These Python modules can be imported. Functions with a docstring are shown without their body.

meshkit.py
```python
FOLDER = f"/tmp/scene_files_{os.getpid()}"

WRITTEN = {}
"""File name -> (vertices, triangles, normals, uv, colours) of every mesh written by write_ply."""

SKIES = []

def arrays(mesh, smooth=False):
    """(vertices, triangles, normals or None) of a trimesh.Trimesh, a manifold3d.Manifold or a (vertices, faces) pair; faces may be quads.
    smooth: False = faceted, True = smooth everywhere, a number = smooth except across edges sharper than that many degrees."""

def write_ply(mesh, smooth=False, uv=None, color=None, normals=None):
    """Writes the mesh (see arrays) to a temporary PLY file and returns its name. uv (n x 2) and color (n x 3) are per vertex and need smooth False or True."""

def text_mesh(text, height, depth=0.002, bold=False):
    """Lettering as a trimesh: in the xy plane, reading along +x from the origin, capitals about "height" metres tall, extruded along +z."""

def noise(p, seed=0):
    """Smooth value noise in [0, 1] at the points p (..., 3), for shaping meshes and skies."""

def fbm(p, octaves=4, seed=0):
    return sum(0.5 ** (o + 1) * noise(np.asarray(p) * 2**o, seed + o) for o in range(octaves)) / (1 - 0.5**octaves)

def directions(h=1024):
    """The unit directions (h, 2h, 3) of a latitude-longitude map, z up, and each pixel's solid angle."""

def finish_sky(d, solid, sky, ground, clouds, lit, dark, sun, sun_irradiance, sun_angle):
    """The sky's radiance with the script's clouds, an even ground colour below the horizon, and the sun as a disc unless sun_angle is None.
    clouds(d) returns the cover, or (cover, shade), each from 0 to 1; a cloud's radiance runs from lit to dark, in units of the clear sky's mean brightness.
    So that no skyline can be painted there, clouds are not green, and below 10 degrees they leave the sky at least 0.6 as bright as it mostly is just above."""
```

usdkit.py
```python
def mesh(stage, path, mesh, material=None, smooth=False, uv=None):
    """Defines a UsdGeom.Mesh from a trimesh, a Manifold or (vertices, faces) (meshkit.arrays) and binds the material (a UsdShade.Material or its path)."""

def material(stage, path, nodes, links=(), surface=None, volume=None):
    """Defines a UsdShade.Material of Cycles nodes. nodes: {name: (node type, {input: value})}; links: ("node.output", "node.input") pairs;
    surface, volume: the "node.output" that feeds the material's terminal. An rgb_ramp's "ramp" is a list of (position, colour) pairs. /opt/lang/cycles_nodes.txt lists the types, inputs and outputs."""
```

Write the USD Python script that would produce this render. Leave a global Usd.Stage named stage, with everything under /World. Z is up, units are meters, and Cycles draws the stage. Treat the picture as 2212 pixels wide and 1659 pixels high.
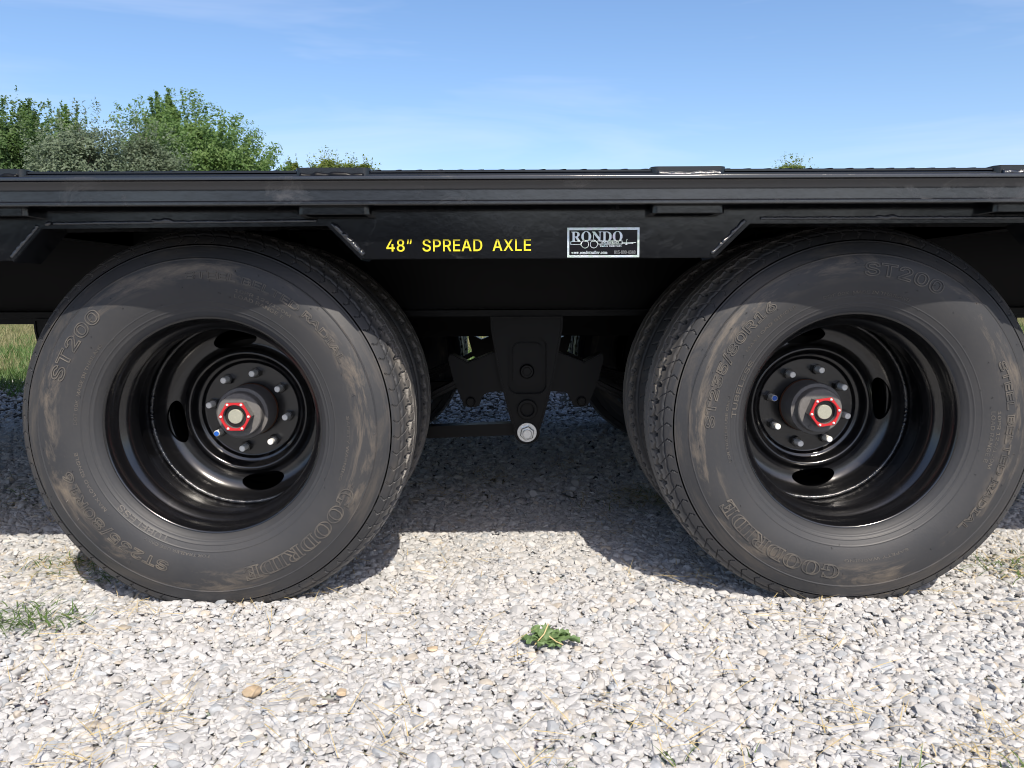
import math, glob
import numpy as np, trimesh, usdkit, meshkit
from shapely import affinity, union_all, box as sbox
from shapely.geometry import Polygon, LineString, Point
from pxr import Usd, UsdGeom, UsdLux, UsdShade, Sdf, Gf, Vt

stage = Usd.Stage.CreateInMemory()
UsdGeom.SetStageUpAxis(stage, "Z"); UsdGeom.SetStageMetersPerUnit(stage, 1.0)
UsdGeom.Xform.Define(stage, "/World"); UsdGeom.Scope.Define(stage, "/World/Looks")
rng = np.random.default_rng(7)
PI = math.pi

# ------------------------------------------------------------------ camera, sky, sun, exposure
EXPOSURE = 0.52
cam = UsdGeom.Camera.Define(stage, "/World/camera")
pos = np.array([-.04503, -1.48709, .60567])
Rv = np.array([.99997673, -.00497066, -.00467267]); Uv = np.array([.00520098, .11221257, .99367061]); Fv = np.array([.00441487, .99367179, -.11223581])
cam.AddTransformOp().Set(Gf.Matrix4d(*Rv, 0, *Uv, 0, *(-Fv), 0, *pos, 1))
cam.CreateHorizontalApertureAttr(36.0); cam.CreateVerticalApertureAttr(27.0)
cam.CreateFocalLengthAttr(36.0 * 1704.3 / 2212.0)
cam.CreateClippingRangeAttr(Gf.Vec2f(.02, 5000)); cam.CreateExposureAttr(EXPOSURE)

SUN = np.array([.25, -.90, 1.0]); SUN /= np.linalg.norm(SUN)
sun_el = math.asin(SUN[2]); sun_rot = math.atan2(SUN[0], SUN[1])
SKY_STRENGTH, SUN_INTENSITY = .14, 1.15
dome = UsdLux.DomeLight.Define(stage, "/World/sky")
sky_mat = usdkit.material(stage, "/World/Looks/sky_look", {
    "t": ("texture_coordinate", {}), "sep": ("separate_xyz", {}),
    "sky": ("sky_texture", {"sky_type": "single_scattering", "sun_disc": False, "sun_elevation": sun_el, "sun_rotation": sun_rot, "altitude": 200.0, "air_density": 1.0, "aerosol_density": 2.0, "ozone_density": 1.6}),
    "m": ("mapping", {"scale": (1.2, 1.6, 9.0), "rotation": (0.0, .18, .5)}),
    "n": ("noise_texture", {"scale": 1.6, "detail": 5.0, "roughness": .55, "distortion": .6}),
    "r": ("map_range", {"from_min": .46, "from_max": .78, "to_min": 0.0, "to_max": .25, "clamp": True}),
    "sat": ("hsv", {"saturation": 1.16}), "tint": ("mix", {"mix_type": "multiply", "fac": 1.0, "color2": (1.02, .98, 1.0)}), "mix": ("mix", {"color2": (5.6, 5.6, 6.4)}),
    "bg": ("background_shader", {"strength": SKY_STRENGTH})},
    [("t.generated", "m.vector"), ("m.vector", "n.vector"), ("n.fac", "r.value"), ("r.result", "mix.fac"), ("sky.color", "sat.color"), ("sat.color", "tint.color1"), ("tint.color", "mix.color1"), ("mix.color", "bg.color")], surface="bg.background")
UsdShade.MaterialBindingAPI.Apply(dome.GetPrim()).Bind(sky_mat)
sun = UsdLux.DistantLight.Define(stage, "/World/sun")
sun.CreateIntensityAttr(SUN_INTENSITY); sun.CreateAngleAttr(.53); sun.CreateColorAttr(Gf.Vec3f(1.0, .92, .805)); sun.CreateNormalizeAttr(True)
zx = np.cross([0, 0, 1], SUN); zx /= np.linalg.norm(zx); zy = np.cross(SUN, zx)
sun.AddTransformOp().Set(Gf.Matrix4d(*zx, 0, *zy, 0, *SUN, 0, 0, 0, 20, 1))

# ------------------------------------------------------------------ helpers
used = {}
def path_of(name, parent=None):
    base = (str(parent.GetPath()) if parent is not None else "/World") + "/" + name
    k = used.get(base, -1) + 1; used[base] = k
    return base if k == 0 else f"{base}_{k:03d}"
def tag(p, **kw):
    for k, v in kw.items(): p.SetCustomDataByKey(k, v)
    return p
def obj(name, mesh, mat, parent=None, smooth=False, **kw):
    return tag(usdkit.mesh(stage, path_of(name, parent), mesh, mat, smooth).GetPrim(), **kw)
def xf(name, parent=None, loc=(0, 0, 0), rz=0, ry=0, **kw):
    x = UsdGeom.Xform.Define(stage, path_of(name, parent))
    x.AddTranslateOp().Set(Gf.Vec3d(*map(float, loc)))
    if rz: x.AddRotateZOp().Set(float(rz))
    if ry: x.AddRotateYOp().Set(float(ry))
    return tag(x.GetPrim(), **kw)
def refer(src, name, parent, loc, rz=0, ry=0, **kw):
    p = xf(name, parent, loc, rz, ry, **kw); p.GetReferences().AddInternalReference(src.GetPath()); p.SetInstanceable(True)
    return p
cat = trimesh.util.concatenate
def M(v, f): return trimesh.Trimesh(np.asarray(v, float), np.asarray(f, int), process=False)
def bx(x0, x1, y0, y1, z0, z1, c=0.0):
    """A box; c > 0 chamfers its edges."""
    if c <= 0:
        m = trimesh.creation.box([x1 - x0, y1 - y0, z1 - z0]); m.apply_translation([(x0 + x1) / 2, (y0 + y1) / 2, (z0 + z1) / 2]); return m
    pts = []
    for X, sx in ((x0, 1), (x1, -1)):
        for Y, sy in ((y0, 1), (y1, -1)):
            for Z, sz in ((z0, 1), (z1, -1)):
                pts += [(X + sx * c, Y + sy * c, Z), (X + sx * c, Y, Z + sz * c), (X, Y + sy * c, Z + sz * c)]
    return trimesh.convex.convex_hull(np.array(pts))
def cyl(r, y0, y1, x=0, z=0, n=32, c=0.0, r1=None):
    """A cylinder along y with chamfered rims."""
    r1 = r if r1 is None else r1
    return lathe([(0, y0), (r - c, y0), (r, y0 + c), (r1, y1 - c), (r1 - c, y1), (0, y1)], n, (x, z))
def lathe(prof, n=96, at=(0, 0), a0=0.0):
    """prof: (radius, y) pairs revolved about the y axis; outward faces when y runs away from the viewer."""
    prof = np.array(prof, float); th = np.arange(n) / n * 2 * PI + a0; k = len(prof)
    v = np.stack([np.outer(np.cos(th), prof[:, 0]) + at[0], np.tile(prof[:, 1], (n, 1)), np.outer(np.sin(th), prof[:, 0]) + at[1]], -1).reshape(-1, 3)
    i, j = np.meshgrid(np.arange(n), np.arange(k - 1), indexing="ij"); a = (i * k + j).ravel(); b = (((i + 1) % n) * k + j).ravel()
    return M(v, np.vstack([np.stack([a, b, b + 1], 1), np.stack([a, b + 1, a + 1], 1)]))
def prism(poly, y0, y1):
    """A polygon in (x, z) given depth from y0 (front) to y1."""
    out = []
    for g in getattr(poly, "geoms", [poly]):
        if g.area <= 0: continue
        m = trimesh.creation.extrude_polygon(g, y1 - y0, engine="earcut"); v = m.vertices
        out.append(M(np.stack([v[:, 0], y1 - v[:, 2], v[:, 1]], 1), m.faces))
    return cat(out)
def bevel_prism(poly, y0, y1, c):
    """prism with a chamfer of c round its front edge"""
    inner = poly.buffer(-c, join_style=2)
    return cat([prism(poly, y0 + c, y1), prism(inner, y0, y0 + c * 1.01)])
def tube(pts, r, n=8, cap=True):
    p = np.asarray(pts, float); r = np.broadcast_to(np.asarray(r, float), len(p)); t = np.gradient(p, axis=0); t /= np.linalg.norm(t, axis=1, keepdims=True) + 1e-12
    up = np.array([0, 0, 1.0]) if abs(t[:, 2]).mean() < .9 else np.array([1.0, 0, 0])
    a = np.cross(t, up); a /= np.linalg.norm(a, axis=1, keepdims=True) + 1e-12; b = np.cross(t, a)
    th = np.arange(n) / n * 2 * PI
    v = (p[:, None] + r[:, None, None] * (np.cos(th)[None, :, None] * a[:, None] + np.sin(th)[None, :, None] * b[:, None])).reshape(-1, 3)
    f = []
    for i in range(len(p) - 1):
        for j in range(n):
            A, B = i * n + j, i * n + (j + 1) % n
            f += [(A, A + n, B), (B, A + n, B + n)]
    if cap:
        v = np.vstack([v, p[0], p[-1]]); e = len(p) * n
        for j in range(n): f += [(e, j, (j + 1) % n), (e + 1, e - n + (j + 1) % n, e - n + j)]
    return M(v, f)
FONTS = {"sans": glob.glob("/opt/blender-*/*/datafiles/fonts/Inter.woff2")[0], "serif": glob.glob("/opt/blender-*/*/datafiles/fonts/NotoSansMath-Regular.woff2")[0]}
def text_poly(text, font="sans", weight=500, spacing=0):
    """Lettering as a shapely polygon with capitals one unit tall, starting at the origin."""
    from PIL import Image, ImageDraw, ImageFont
    f = ImageFont.truetype(FONTS[font], 160)
    if font == "sans": f.set_variation_by_axes([20, weight])
    else: text = "".join(chr(0x1D400 + ord(c) - 65) if "A" <= c <= "Z" else chr(0x1D41A + ord(c) - 97) if "a" <= c <= "z" else chr(0x1D7CE + ord(c) - 48) if c.isdigit() else c for c in text)
    xs, x = [], 0.0
    for c in text: xs.append(x); x += f.getlength(c) + spacing * 160
    im = Image.new("L", (int(x) + 60, 260)); d = ImageDraw.Draw(im)
    for c, X in zip(text, xs): d.text((20 + X, 190), c, 255, f, anchor="ls")
    on = np.pad(np.asarray(im) > 127, ((0, 0), (1, 1))).astype(np.int8)
    rows, st = np.nonzero(np.diff(on, axis=1) == 1); en = np.nonzero(np.diff(on, axis=1) == -1)[1]
    s = union_all(sbox(st, -rows - 1, en, -rows)).buffer(.7).buffer(-.7).simplify(.9)
    cap = 116.0 if font == "sans" else 108.0
    return affinity.affine_transform(s, [1 / cap, 0, 0, 1 / cap, -20 / cap, 190 / cap])
def fit_text(text, x0, x1, z0, z1, **kw):
    """Lettering scaled so that its outline fills the rectangle."""
    p = text_poly(text, **kw); a, b, c, d = p.bounds
    return affinity.affine_transform(p, [(x1 - x0) / (c - a), 0, 0, (z1 - z0) / (d - b), x0 - a * (x1 - x0) / (c - a), z0 - b * (z1 - z0) / (d - b)])

# ------------------------------------------------------------------ materials
def mat(name, nodes, links, surface): return usdkit.material(stage, "/World/Looks/" + name, nodes, links, surface=surface)
def plain(name, color, rough=.5, metal=0.0, **kw): return mat(name, {"p": ("principled_bsdf", dict(base_color=color, roughness=rough, metallic=metal, **kw))}, [], "p.BSDF")
def paint(name, base, dust, rough, peel=900.0, peel_d=.00003, dust_lo=.58, dust_hi=.86, dust_max=.25, **kw):
    """Gloss paint with orange peel and faint dusty smears."""
    return mat(name, {
        "g": ("geometry", {}), "mp": ("mapping", {"scale": (1.0, 1.0, 1.6)}),
        "n1": ("noise_texture", {"scale": 9.0, "detail": 6.0, "roughness": .68, "distortion": .9}), "r1": ("map_range", {"from_min": dust_lo, "from_max": dust_hi, "to_min": 0.0, "to_max": dust_max, "clamp": True}),
        "n2": ("noise_texture", {"scale": peel, "detail": 2.0}), "n3": ("noise_texture", {"scale": 60.0, "detail": 2.0}),
        "add": ("math", {"math_type": "multiply_add", "value2": 4.0}),
        "b": ("bump", {"distance": peel_d, "strength": 1.0}), "mx": ("mix", {"color1": base, "color2": dust}),
        "rr": ("map_range", {"from_min": 0.0, "from_max": .25, "to_min": rough, "to_max": min(.75, rough + .4), "clamp": True}),
        "p": ("principled_bsdf", dict(**kw))},
        [("g.position", "mp.vector"), ("mp.vector", "n1.vector"), ("n1.fac", "r1.value"), ("r1.result", "mx.fac"), ("mx.color", "p.base_color"), ("r1.result", "rr.value"), ("rr.result", "p.roughness"),
         ("g.position", "n2.vector"), ("g.position", "n3.vector"), ("n3.fac", "add.value1"), ("n2.fac", "add.value3"), ("add.value", "b.height"), ("b.normal", "p.normal")], "p.BSDF")
black = paint("black_gloss_paint", (.0025, .0028, .0036), (.12, .115, .11), .13, dust_lo=.575, dust_hi=.90, dust_max=.16, specular_ior_level=.55)
rail_black = paint("black_rail_paint", (.0028, .0031, .0040), (.14, .135, .13), .15, dust_lo=.565, dust_hi=.88, dust_max=.24, specular_ior_level=1.0)
black_dull = paint("black_chassis_paint", (.0022, .0023, .0026), (.03, .027, .024), .38, dust_max=.2, specular_ior_level=.22)
rim_black = paint("black_rim_paint", (.0028, .0028, .0032), (.05, .042, .035), .20, peel=1400., peel_d=.00002, dust_lo=.50, dust_hi=.95, dust_max=.06, specular_ior_level=.8)
weld_black = paint("painted_weld", (.007, .008, .010), (.1, .1, .1), .24, peel=500., peel_d=.0006, dust_max=.08, specular_ior_level=1.0)
zinc = mat("zinc_plate", {"g": ("geometry", {}), "n": ("noise_texture", {"scale": 260., "detail": 3.}), "mx": ("mix", {"color1": (.72, .73, .70), "color2": (.86, .86, .83)}), "b": ("bump", {"distance": .0002}), "p": ("principled_bsdf", {"metallic": .2, "roughness": .3})},
           [("g.position", "n.vector"), ("n.fac", "mx.fac"), ("mx.color", "p.base_color"), ("n.fac", "b.height"), ("b.normal", "p.normal")], "p.BSDF")
bolt_zinc = plain("bright_bolt_zinc", (.74, .76, .76), .24, .72)
spindle_grey = mat("spindle_end", {"g": ("geometry", {}), "n": ("noise_texture", {"scale": 420., "detail": 3.}), "mx": ("mix", {"color1": (.24, .25, .20), "color2": (.46, .46, .38)}), "p": ("principled_bsdf", {"metallic": .35, "roughness": .5})}, [("g.position", "n.vector"), ("n.fac", "mx.fac"), ("mx.color", "p.base_color")], "p.BSDF")
red = mat("red_anodised", {"g": ("geometry", {}), "n": ("noise_texture", {"scale": 300., "detail": 3.}), "mx": ("mix", {"color1": (.42, .012, .02), "color2": (.58, .03, .035)}), "p": ("principled_bsdf", {"roughness": .38, "metallic": .25})}, [("g.position", "n.vector"), ("n.fac", "mx.fac"), ("mx.color", "p.base_color")], "p.BSDF")
hub_grey = mat("cast_hub_grey", {"g": ("geometry", {}), "n": ("noise_texture", {"scale": 140., "detail": 5.}), "mx": ("mix", {"color1": (.085, .083, .085), "color2": (.15, .145, .14)}), "b": ("bump", {"distance": .0004}), "p": ("principled_bsdf", {"roughness": .55})}, [("g.position", "n.vector"), ("n.fac", "mx.fac"), ("mx.color", "p.base_color"), ("n.fac", "b.height"), ("b.normal", "p.normal")], "p.BSDF")
rust = plain("rusty_ring", (.12, .045, .02), .8)
blue_paint = plain("blue_marker_paint", (.01, .09, .42), .45)
yellow = plain("yellow_vinyl", (.60, .485, .012), .42)
silver = mat("holographic_silver", {"g": ("geometry", {}), "n": ("noise_texture", {"scale": 700., "detail": 2.}), "n2": ("noise_texture", {"scale": 55., "detail": 3.}), "ra": ("rgb_ramp", {"ramp": [(.3, (.36, .50, .54)), (.45, (.58, .62, .66)), (.6, (.46, .56, .48)), (.72, (.58, .53, .63))]}), "b": ("bump", {"distance": .0006}), "p": ("principled_bsdf", {"metallic": .75, "roughness": .3})},
             [("g.position", "n.vector"), ("g.position", "n2.vector"), ("n2.fac", "ra.fac"), ("ra.color", "p.base_color"), ("n.fac", "b.height"), ("b.normal", "p.normal")], "p.BSDF")
faded_silver = plain("worn_silver_print", (.12, .13, .14), .5)
sticker_black = plain("sticker_black", (.006, .006, .008), .12)
bore_dark = plain("dark_oil_window", (.02, .02, .02), .08)

def rubber(name, dirt_max, base=(.0245, .026, .0295)):
    """Tyre rubber: grey black, tan dust in streaks that run round the tyre."""
    return mat(name, {
        "t": ("texture_coordinate", {}), "g": ("geometry", {}), "s": ("separate_xyz", {}), "oi": ("object_info", {}),
        "x2": ("math", {"math_type": "multiply"}), "z2": ("math", {"math_type": "multiply"}), "r2": ("math", {"math_type": "add"}), "r": ("math", {"math_type": "sqrt"}), "cx": ("math", {"math_type": "divide"}), "cz": ("math", {"math_type": "divide"}),
        "rs": ("math", {"math_type": "multiply", "value2": 30.0}), "ts": ("math", {"math_type": "multiply", "value2": 1.9}), "us": ("math", {"math_type": "multiply", "value2": 1.9}), "rw": ("math", {"math_type": "add"}), "gs": ("separate_xyz", {}), "wx": ("math", {"math_type": "multiply", "value2": .9}), "c": ("combine_xyz", {}),
        "n": ("noise_texture", {"scale": 1.0, "detail": 10.0, "roughness": .72, "distortion": .5}),
        "k1": ("map_range", {"range_type": "smoothstep", "from_min": .262, "from_max": .292, "to_min": 0.0, "to_max": 1.0, "clamp": True}),
        "k2": ("map_range", {"range_type": "smoothstep", "from_min": .300, "from_max": .325, "to_min": 1.0, "to_max": .35, "clamp": True}),
        "kk": ("math", {"math_type": "multiply"}),
        "m": ("map_range", {"from_min": .50, "from_max": .70, "to_min": 0.0, "to_max": dirt_max, "clamp": True}), "mk": ("math", {"math_type": "multiply"}),
        "fine": ("noise_texture", {"scale": 150.0, "detail": 5.0, "roughness": .7}), "fm": ("map_range", {"from_min": .46, "from_max": .74, "to_min": 0.0, "to_max": .2, "clamp": True}),
        "big": ("noise_texture", {"scale": 5.0, "detail": 4.0, "roughness": .6}), "bm": ("map_range", {"from_min": .40, "from_max": .68, "to_min": 0.0, "to_max": .26, "clamp": True}),
        "k3": ("map_range", {"range_type": "smoothstep", "from_min": .3640, "from_max": .3720, "to_min": 0.0, "to_max": .75, "clamp": True}), "a4": ("mix", {"color2": (.150, .140, .128)}), "a1": ("mix", {"color1": base, "color2": (.060, .057, .055)}), "a2": ("mix", {"color2": (.050, .045, .040)}), "a3": ("mix", {"color2": (.22, .18, .135)}),
        "bp": ("bump", {"distance": .0004, "strength": .6}),
        "p": ("principled_bsdf", {"roughness": .52, "specular_ior_level": .42})},
        [("t.object", "s.vector"), ("s.x", "x2.value1"), ("s.x", "x2.value2"), ("s.z", "z2.value1"), ("s.z", "z2.value2"), ("x2.value", "r2.value1"), ("z2.value", "r2.value2"), ("r2.value", "r.value1"),
         ("s.x", "cx.value1"), ("r.value", "cx.value2"), ("s.z", "cz.value1"), ("r.value", "cz.value2"), ("r.value", "rs.value1"), ("cx.value", "ts.value1"), ("cz.value", "us.value1"), ("rs.value", "rw.value1"), ("wx.value", "rw.value2"), ("g.position", "gs.vector"), ("gs.x", "wx.value1"),
         ("rw.value", "c.x"), ("ts.value", "c.y"), ("us.value", "c.z"), ("c.vector", "n.vector"), ("n.fac", "m.value"),
         ("r.value", "k1.value"), ("r.value", "k2.value"), ("k1.result", "kk.value1"), ("k2.result", "kk.value2"), ("m.result", "mk.value1"), ("kk.value", "mk.value2"),
         ("g.position", "fine.vector"), ("fine.fac", "fm.value"), ("g.position", "big.vector"), ("big.fac", "bm.value"),
         ("bm.result", "a1.fac"), ("a1.color", "a2.color1"), ("fm.result", "a2.fac"), ("a2.color", "a3.color1"), ("mk.value", "a3.fac"), ("a3.color", "a4.color1"), ("r.value", "k3.value"), ("k3.result", "a4.fac"), ("a4.color", "p.base_color"),
         ("fine.fac", "bp.height"), ("bp.normal", "p.normal")], "p.BSDF")
tyre_look = rubber("tyre_rubber", .60)
letter_look = mat("raised_rubber_lettering", {"g": ("geometry", {}), "n": ("noise_texture", {"scale": 38., "detail": 4.}), "r": ("map_range", {"from_min": .4, "from_max": .66, "to_min": 0., "to_max": 1., "clamp": True}), "mx": ("mix", {"color1": (.052, .050, .048), "color2": (.105, .094, .080)}), "p": ("principled_bsdf", {"roughness": .5})}, [("g.position", "n.vector"), ("n.fac", "r.value"), ("r.result", "mx.fac"), ("mx.color", "p.base_color")], "p.BSDF")

def stone(name, c1, c2):
    return mat(name, {"t": ("geometry", {}), "oi": ("object_info", {}), "n": ("noise_texture", {"scale": 70., "detail": 6., "roughness": .65}), "r": ("map_range", {"from_min": .3, "from_max": .7, "to_min": 0., "to_max": 1., "clamp": True}), "mx": ("mix", {"color1": c1, "color2": c2}),
        "v": ("map_range", {"from_min": 0., "from_max": 1., "to_min": .8, "to_max": 1.12}), "hs": ("hsv", {}), "n2": ("noise_texture", {"scale": 420., "detail": 5., "roughness": .7}), "b": ("bump", {"distance": .0012, "strength": .8}), "p": ("principled_bsdf", {"roughness": .82, "specular_ior_level": .3})},
        [("t.position", "n.vector"), ("t.position", "n2.vector"), ("n.fac", "r.value"), ("r.result", "mx.fac"), ("mx.color", "hs.color"), ("oi.random", "v.value"), ("v.result", "hs.value"), ("hs.color", "p.base_color"), ("n2.fac", "b.height"), ("b.normal", "p.normal")], "p.BSDF")
stones = [stone("white_limestone", (.385, .383, .38), (.465, .462, .455)), stone("cream_limestone", (.385, .37, .35), (.46, .445, .42)), stone("pale_grey_limestone", (.345, .345, .345), (.425, .424, .42)),
          stone("blue_grey_limestone", (.28, .295, .31), (.36, .375, .39)), stone("tan_limestone", (.38, .335, .28), (.46, .42, .36))]
tan_stone_look = stone("orange_tan_stone", (.38, .29, .19), (.48, .38, .27))
straw_look = mat("dry_straw", {"g": ("geometry", {}), "n": ("noise_texture", {"scale": 30., "detail": 2.}), "mx": ("mix", {"color1": (.34, .26, .12), "color2": (.52, .42, .22)}), "p": ("principled_bsdf", {"roughness": .7})}, [("g.position", "n.vector"), ("n.fac", "mx.fac"), ("mx.color", "p.base_color")], "p.BSDF")
def leafy(name, c1, c2, tr, scale=1.2, rough=.55, trans=.35):
    return mat(name, {"g": ("geometry", {}), "n": ("noise_texture", {"scale": scale, "detail": 4.}), "r": ("map_range", {"from_min": .32, "from_max": .68, "to_min": 0., "to_max": 1., "clamp": True}), "mx": ("mix", {"color1": c1, "color2": c2}),
        "v": ("map_range", {"from_min": 0., "from_max": 1., "to_min": .7, "to_max": 1.3}), "hs": ("hsv", {}), "p": ("principled_bsdf", {"roughness": rough, "specular_ior_level": .35}), "tl": ("translucent_bsdf", {"color": tr}), "ms": ("mix_closure", {"fac": trans})},
        [("g.position", "n.vector"), ("n.fac", "r.value"), ("r.result", "mx.fac"), ("mx.color", "hs.color"), ("g.random_per_island", "v.value"), ("v.result", "hs.value"), ("hs.color", "p.base_color"), ("p.BSDF", "ms.closure1"), ("tl.BSDF", "ms.closure2")], "ms.closure")
maple_leaf = leafy("maple_foliage", (.092, .180, .048), (.185, .285, .092), (.22, .36, .09), trans=.36)
dark_leaf = leafy("dark_foliage", (.048, .105, .030), (.12, .20, .06), (.11, .20, .03))
grey_leaf = leafy("grey_green_foliage", (.135, .185, .112), (.21, .265, .18), (.18, .24, .13), trans=.35)
wood_leaf = leafy("shaded_wood_foliage", (.016, .026, .010), (.030, .046, .016), (.03, .05, .012), trans=.05)
yellow_leaf = leafy("yellow_green_foliage", (.11, .16, .025), (.19, .24, .05), (.24, .30, .05))
grass_green = leafy("field_grass_green", (.085, .16, .040), (.145, .225, .065), (.16, .24, .05), scale=.8, trans=.2)
grass_dry = leafy("field_grass_dry", (.24, .22, .10), (.36, .33, .17), (.26, .25, .10), scale=.8, trans=.25)
weed_leaf = leafy("weed_foliage", (.12, .205, .075), (.21, .31, .13), (.20, .33, .09), scale=60., trans=.15)
bark = mat("bark", {"g": ("geometry", {}), "m": ("mapping", {"scale": (6., 6., 1.)}), "n": ("noise_texture", {"scale": 4., "detail": 5.}), "mx": ("mix", {"color1": (.05, .042, .035), "color2": (.15, .13, .11)}), "b": ("bump", {"distance": .03}), "p": ("principled_bsdf", {"roughness": .9})}, [("g.position", "m.vector"), ("m.vector", "n.vector"), ("n.fac", "mx.fac"), ("mx.color", "p.base_color"), ("n.fac", "b.height"), ("b.normal", "p.normal")], "p.BSDF")
ground_look = mat("ground_look", {
    "g": ("geometry", {}), "s": ("separate_xyz", {}), "nw": ("noise_texture", {"scale": .9, "detail": 4.}), "w": ("math", {"math_type": "multiply_add", "value2": 1.6}),
    "lane": ("map_range", {"range_type": "smoothstep", "from_min": 3.5, "from_max": 4.2, "to_min": 0., "to_max": 1., "clamp": True}),
    "gn": ("voronoi_texture", {"scale": 62., "feature": "f1"}), "gr": ("rgb_ramp", {"ramp": [(0., (.42, .42, .415)), (.35, (.40, .40, .39)), (.75, (.32, .315, .30)), (1., (.26, .255, .24))]}),
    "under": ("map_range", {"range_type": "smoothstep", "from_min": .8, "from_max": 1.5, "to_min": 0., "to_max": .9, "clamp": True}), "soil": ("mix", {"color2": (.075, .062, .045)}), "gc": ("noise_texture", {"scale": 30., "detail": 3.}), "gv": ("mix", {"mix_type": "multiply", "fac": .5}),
    "fn": ("noise_texture", {"scale": .35, "detail": 6., "roughness": .6}), "fr": ("rgb_ramp", {"ramp": [(.30, (.10, .16, .04)), (.50, (.15, .20, .055)), (.64, (.24, .25, .10)), (.82, (.32, .30, .15))]}),
    "ff": ("noise_texture", {"scale": 40., "detail": 4., "roughness": .7}), "fv": ("mix", {"mix_type": "multiply", "fac": .6}),
    "mx": ("mix", {}), "b": ("bump", {"distance": .01}), "p": ("principled_bsdf", {"roughness": .95, "specular_ior_level": .1})},
    [("g.position", "s.vector"), ("g.position", "nw.vector"), ("nw.fac", "w.value1"), ("s.y", "w.value3"), ("w.value", "lane.value"),
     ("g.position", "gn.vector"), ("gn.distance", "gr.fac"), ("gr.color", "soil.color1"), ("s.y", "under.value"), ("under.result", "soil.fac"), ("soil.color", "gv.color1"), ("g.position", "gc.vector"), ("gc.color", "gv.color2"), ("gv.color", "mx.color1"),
     ("g.position", "fn.vector"), ("fn.fac", "fr.fac"), ("fr.color", "fv.color1"), ("g.position", "ff.vector"), ("ff.color", "fv.color2"), ("fv.color", "mx.color2"),
     ("lane.result", "mx.fac"), ("mx.color", "p.base_color"), ("gn.distance", "b.height"), ("b.normal", "p.normal")], "p.BSDF")

# ------------------------------------------------------------------ ground
def grid(xs, ys, fz):
    X, Y = np.meshgrid(xs, ys, indexing="ij"); n = len(ys)
    v = np.stack([X, Y, fz(X, Y)], -1).reshape(-1, 3)
    i, j = np.meshgrid(np.arange(len(xs) - 1), np.arange(n - 1), indexing="ij"); a = (i * n + j).ravel()
    return M(v, np.vstack([np.stack([a, a + n, a + n + 1], 1), np.stack([a, a + n + 1, a + 1], 1)]))
gx = np.concatenate([[-900, -300, -100, -40, -15, -8], np.linspace(-5, 5, 61), [8, 15, 40, 100, 300, 900]])
gy = np.concatenate([[-900, -300, -100, -40, -15, -8], np.linspace(-3, 6, 55), [8, 12, 18, 30, 60, 120, 300, 1200]])
def ground_z(x, y):
    near = np.clip(1 - np.maximum(np.abs(x) / 5, np.abs(y - 1) / 5), 0, 1)
    t = np.clip((y - 2.25) / .85, 0, 1); rise = .115 * t * t * (3 - 2 * t) * (np.abs(x) < 800)
    return rise - .006 + .012 * (meshkit.fbm(np.stack([x * 1.3, y * 1.3, 0 * x], -1), 3, 5) - .5) * np.minimum(1, near * 4)
obj("ground", grid(gx, gy, ground_z), ground_look, smooth=True, kind="structure", label="pale gravel yard running into a grassy field")

# ------------------------------------------------------------------ the trailer
trailer = xf("flatbed_trailer", label="black deck-over flatbed trailer with dual wheels on two spread axles", category="trailer")
XL = 4.2
MY = 1.13                                            # the trailer's long axis lies at this y
mir = lambda m: M(m.vertices * [1, -1, 1] + [0, 2 * MY, 0], m.faces[:, ::-1])

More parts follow.
